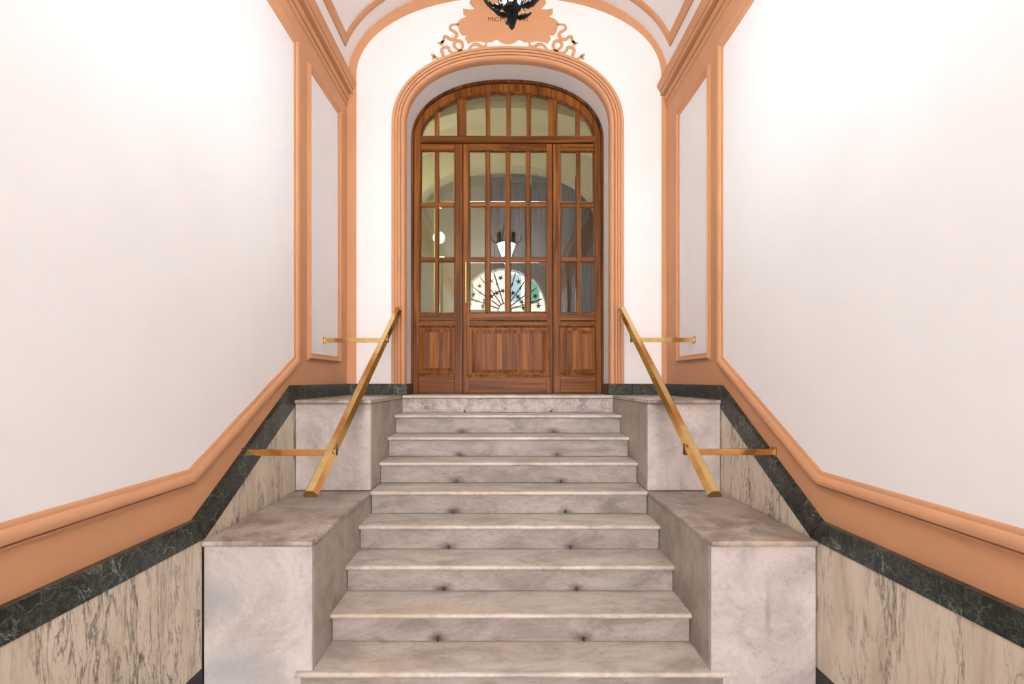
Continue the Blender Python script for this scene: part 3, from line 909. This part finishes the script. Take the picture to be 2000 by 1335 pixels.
zb0, zb1, rb0, rb1 = 3.694, 4.06, 0.036, 0.165
for k in range(6):
    a0, a1 = k * math.pi / 3, (k + 1) * math.pi / 3
    i0, i1 = a0 + 0.05, a1 - 0.05
    q4 = [LP(rb0, i0, zb0), LP(rb0, i1, zb0), LP(rb1, i1, zb1), LP(rb1, i0, zb1)]
    q5 = [LP(rb0 - 0.004, i0, zb0), LP(rb0 - 0.004, i1, zb0), LP(rb1 - 0.004, i1, zb1), LP(rb1 - 0.004, i0, zb1)]
    MB().add(q4 + q5, [(0, 1, 2, 3), (7, 6, 5, 4), (0, 4, 5, 1), (1, 5, 6, 2), (2, 6, 7, 3), (3, 7, 4, 0)]).build('glass_panel', LIT_GLASS, lan, LP(rb0, a0, zb0), label='glowing white glass')
    MB().tube([LP(rb0 + 0.002, a0, zb0 - 0.02), LP(rb1 + 0.002, a0, zb1 + 0.01)], 0.007, 8).build('frame_bar', IRON, lan, LP(rb0, a0, zb0), smooth=50)
ring = [LP(rb1 + 0.004, 2 * math.pi * j / 24, zb1 + 0.008) for j in range(24)]
MB().tube(ring, 0.011, 8, True).build('top_ring', IRON, lan, LP(0, 0, zb1), smooth=50)
ring = [LP(rb0 + 0.002, 2 * math.pi * j / 24, zb0 - 0.006) for j in range(24)]
MB().tube(ring, 0.007, 8, True).build('bottom_ring', IRON, lan, LP(0, 0, zb0), smooth=50)
for k in range(6):                              # arms that gather under the chain
    a = k * math.pi / 3
    MB().tube([LP(rb1, a, 4.07), LP(0.15, a, 4.17), LP(0.10, a, 4.27), LP(0.04, a, 4.36), LP(0.018, a, 4.42)], 0.007, 8).build('arm', IRON, lan, LP(rb1, a, 4.07), smooth=50)
MB().lathe([(0.001, 4.40), (0.022, 4.405), (0.026, 4.42), (0.014, 4.44), (0.010, 4.46), (0.001, 4.462)], LX, LY, 14).build('boss', IRON, lan, (LX, LY, 4.4), smooth=50)
link0 = None
zz = 4.455
k = 0
while zz < 5.83:
    pts = []
    for j in range(14):
        t = 2 * math.pi * j / 14
        pts.append((0.012 * math.cos(t), 0.0, 0.030 * math.sin(t)))
    if link0 is None:
        link0 = MB().tube(pts, 0.0036, 6, True).build('chain_link', IRON, lan, (0, 0, 0), smooth=60)
        lk = link0
    else:
        lk = link0.copy(); scene.collection.objects.link(lk); lk.parent = lan
    lk.location = (0, 0, zz + 0.026 - 3.57)
    lk.rotation_euler = (0, 0, (k % 2) * math.pi / 2)
    zz += 0.047; k += 1
MB().lathe([(0.001, 5.822), (0.03, 5.83), (0.06, 5.85), (0.07, 5.872), (0.001, 5.874)], LX, LY, 18).build('ceiling_rose', IRON, lan, (LX, LY, 5.83), smooth=50)

# ------------------------------------------------------------------ stairwell behind the glass
IVORY = plaster('stairwell_plaster', srgb(214, 208, 178), 0.06)
GREYW = plaster('stairwell_grey', srgb(120, 116, 108), 0.08)
DARKM = Mat('dark_bronze_lattice', srgb(74, 68, 62), 0.5, 0.3).m
FAR = 11.0
w_ = thing('wall_stairwell', (0, 8, LAND), 'ivory walls of the stairwell behind the door glass', 'wall', kind='structure')
for s in (-1, 1):
    MB().box(min(s * 2.0, s * 2.2), max(s * 2.0, s * 2.2), DOOR + 0.1, FAR, LAND - 0.1, 5.2).build('side_panel', IVORY, w_, (s * 2, 8, LAND))
MB().box(-2.2, 2.2, FAR, FAR + 0.2, LAND - 0.1, 7.0).build('end_panel', IVORY, w_, (0, FAR, LAND))
o = MB().box(-2.2, 2.2, DOOR + 0.125, FAR + 0.2, LAND - 0.14, LAND - 0.002).build('floor_landing', M_SIDE, None, (0, 8, LAND))
tag(o, 'stone floor of the stairwell behind the door', 'floor', kind='structure')
vt = [math.pi * i / 32 for i in range(33)]
mb = MB().grid([[(2.02 * math.cos(t), y, 5.0 + 0.95 * math.sin(t)) for t in vt] for y in (DOOR + 0.1, FAR)] + [[(2.3 * math.cos(t), y, 5.0 + 1.2 * math.sin(t)) for t in vt] for y in (FAR, DOOR + 0.1)], True, False)
o = mb.build('ceiling_stairwell', IVORY, None, (0, 8, 5), smooth=30)
tag(o, 'ivory vault of the stairwell behind the door', 'ceiling', kind='structure')
for y in (7.1, 9.0):                            # transverse arches
    a_in = arch(1.62, 4.55, 0.95, 2.2, LAND, steps=36)
    poly = [(-2.02, LAND), (-2.02, 5.0)] + [(2.02 * math.cos(math.pi - t), 5.0 + 0.96 * math.sin(t)) for t in vt] + [(2.02, LAND)] + list(reversed(a_in))
    MB().prism(poly, YP, y, y + 0.35).build('transverse_arch', IVORY, w_, (0, y, LAND), smooth=30, label='ivory arch across the stairwell')
en = thing('slatted_enclosure', (0.7, 9.4, LAND), 'dark slatted enclosure standing in the stairwell behind the door', 'enclosure')
MB().box(-0.34, 1.58, 9.45, 10.7, LAND, 5.46).build('carcass', DARKM, en, (0.7, 10, LAND))
for k in range(23):
    x = -0.32 + k * 0.082
    MB().box(x, x + 0.034, 9.41, 9.449, LAND + 0.02, 5.34, 0.004).build('slat', DARKM, en, (x, 9.4, LAND))
MB().box(-0.36, 1.60, 9.40, 9.449, 5.341, 5.46, 0.01).build('top_rail', DARKM, en, (0, 9.4, 5.3))
gl = thing('globe_lamp', (-1.05, 8.0, 3.95), 'lit cream globe lamp glimpsed through the door glass', 'lamp')
ico = MB()
rows = [(0.092 * math.sin(math.pi * i / 12), 3.95 - 0.092 * math.cos(math.pi * i / 12)) for i in range(13)]
rows[0] = (0.001, rows[0][1]); rows[-1] = (0.001, rows[-1][1])
ico.lathe(rows, -1.05, 8.0, 20).build('globe', GLOBE, gl, (-1.05, 8.0, 3.95), smooth=60)
MB().tube([(-1.05, 8.0, 4.06), (-1.05, 8.0, 5.80)], 0.008, 8).build('stem', IRON, gl, (-1.05, 8.0, 4.06), smooth=60)

# ------------------------------------------------------------------ street wall behind the photographer (mirrored in the glass)
wf = thing('wall_front', (0, FRONT, 0), 'street wall with portal and arched fanlight, mirrored in the door glass', 'wall', kind='structure')
LZ, LR = 4.10, 1.42
low_u = [(-2.05, -0.2), (-2.05, LZ), (2.05, LZ), (2.05, -0.2), (1.22, -0.2), (1.22, 3.86), (-1.22, 3.86), (-1.22, -0.2)]
MB().prism(low_u, YP, FRONT, FRONT - 0.45).build('portal_masonry', WHITE, wf, (0, FRONT, 0))
la = arch(LR, LZ + 0.12, LR, 2.0, LZ, steps=40)
up_u = [(-2.05, LZ), (-2.05, 6.3), (2.05, 6.3), (2.05, LZ)] + list(reversed(la))
MB().prism(up_u, YP, FRONT, FRONT - 0.45).build('fanlight_masonry', WHITE, wf, (0, FRONT, LZ), smooth=30)
grl = thing('fanlight_grille', (0, FRONT - 0.2, LZ), 'black wrought iron fan with leaf stars in the street arch, mirrored in the glass', 'grille')
gy = FRONT - 0.22
MB().box(-LR, LR, gy - 0.03, gy + 0.03, LZ + 0.001, LZ + 0.05, 0.004).build('sill_bar', IRON, grl, (0, gy, LZ))
cz = LZ + 0.06
for k in range(1, 10):
    a = math.pi * k / 10
    r1 = LR - 0.05
    MB().tube([(0.28 * math.cos(a), gy, cz + 0.28 * math.sin(a)), (r1 * math.cos(a), gy, cz + (r1 + 0.04) * math.sin(a))], 0.020, 6).build('rib', IRON, grl, (0, gy, cz))
    MB().tube([(0.92 * math.cos(a), gy, cz + 0.92 * math.sin(a)), (1.0 * math.cos(a), gy, cz + 1.0 * math.sin(a)), (1.1 * math.cos(a), gy, cz + 1.1 * math.sin(a))], [0.006, 0.048, 0.006], 6).build('arrow_bud', IRON, grl, (0, gy, cz))
for rr in (0.28, 0.72):
    MB().tube([(rr * math.cos(math.pi * j / 24), gy, cz + rr * math.sin(math.pi * j / 24)) for j in range(25)], 0.018, 6).build('hoop', IRON, grl, (0, gy, cz), smooth=50)
star = []
for j in range(10):
    r = 0.125 if j % 2 == 0 else 0.04
    star.append((r * math.sin(2 * math.pi * j / 10), r * math.cos(2 * math.pi * j / 10)))
s0 = None
for k in range(10):
    a = math.pi * (k + 0.5) / 10
    for rr in (1.18, 0.72):
        if s0 is None:
            s0 = MB().prism(star, lambda p, w: (p[0], w, p[1]), -0.012, 0.012).build('leaf_star', IRON, grl, (0, 0, 0)); so = s0
        else:
            so = s0.copy(); scene.collection.objects.link(so); so.parent = grl
        so.location = (rr * math.cos(a), -0.02, cz + rr * math.sin(a) - LZ)
        so.rotation_euler = (0, a, 0)

# street: pavement and the house across the way
PINK = plaster('sunlit_pink_render', srgb(236, 206, 194), 0.08)
SHUT = Mat('green_shutter_paint', srgb(70, 128, 104), 0.5).m
STONE = plaster('window_stone', srgb(230, 224, 214), 0.05)
PANE = Mat('street_window_glass', srgb(140, 170, 182), 0.08, 0, 0.6).m
o = MB().box(-9, 9, -19.0, FRONT - 0.45, -0.30, -0.10).build('floor_street', STONE, None, (0, -12, -0.1))
tag(o, 'pale street paving outside the portal', 'floor', kind='structure')
hs = thing('house', (0, -18.0, -0.1), 'pink house with green shutters across the street, mirrored in the glass', 'house')
MB().box(-9, 9, -18.6, -18.0, -0.1, 14).build('wall', PINK, hs, (0, -18, -0.1))
for zc in (2.9, 7.0, 11.0):
    for xc in (-6.2, -2.9, 0.75, 4.4):
        fo_ = MB().box(xc - 0.52, xc + 0.52, -17.999, -17.93, zc - 1.05, zc + 1.05, 0.02).build('window', STONE, hs, (xc, -18, zc))
        MB().box(xc - 0.28, xc + 0.28, -17.9299, -17.91, zc - 0.75, zc + 0.8).build('pane', PANE, fo_, (xc, -18, zc))
        for s in ((1,) if abs(xc) < 3 else (-1, 1)):
            c = xc + s * 0.95
            MB().box(c - 0.27, c + 0.27, -17.999, -17.94, zc - 0.80, zc + 0.80, 0.01).build('shutter', SHUT, hs, (c, -18, zc))
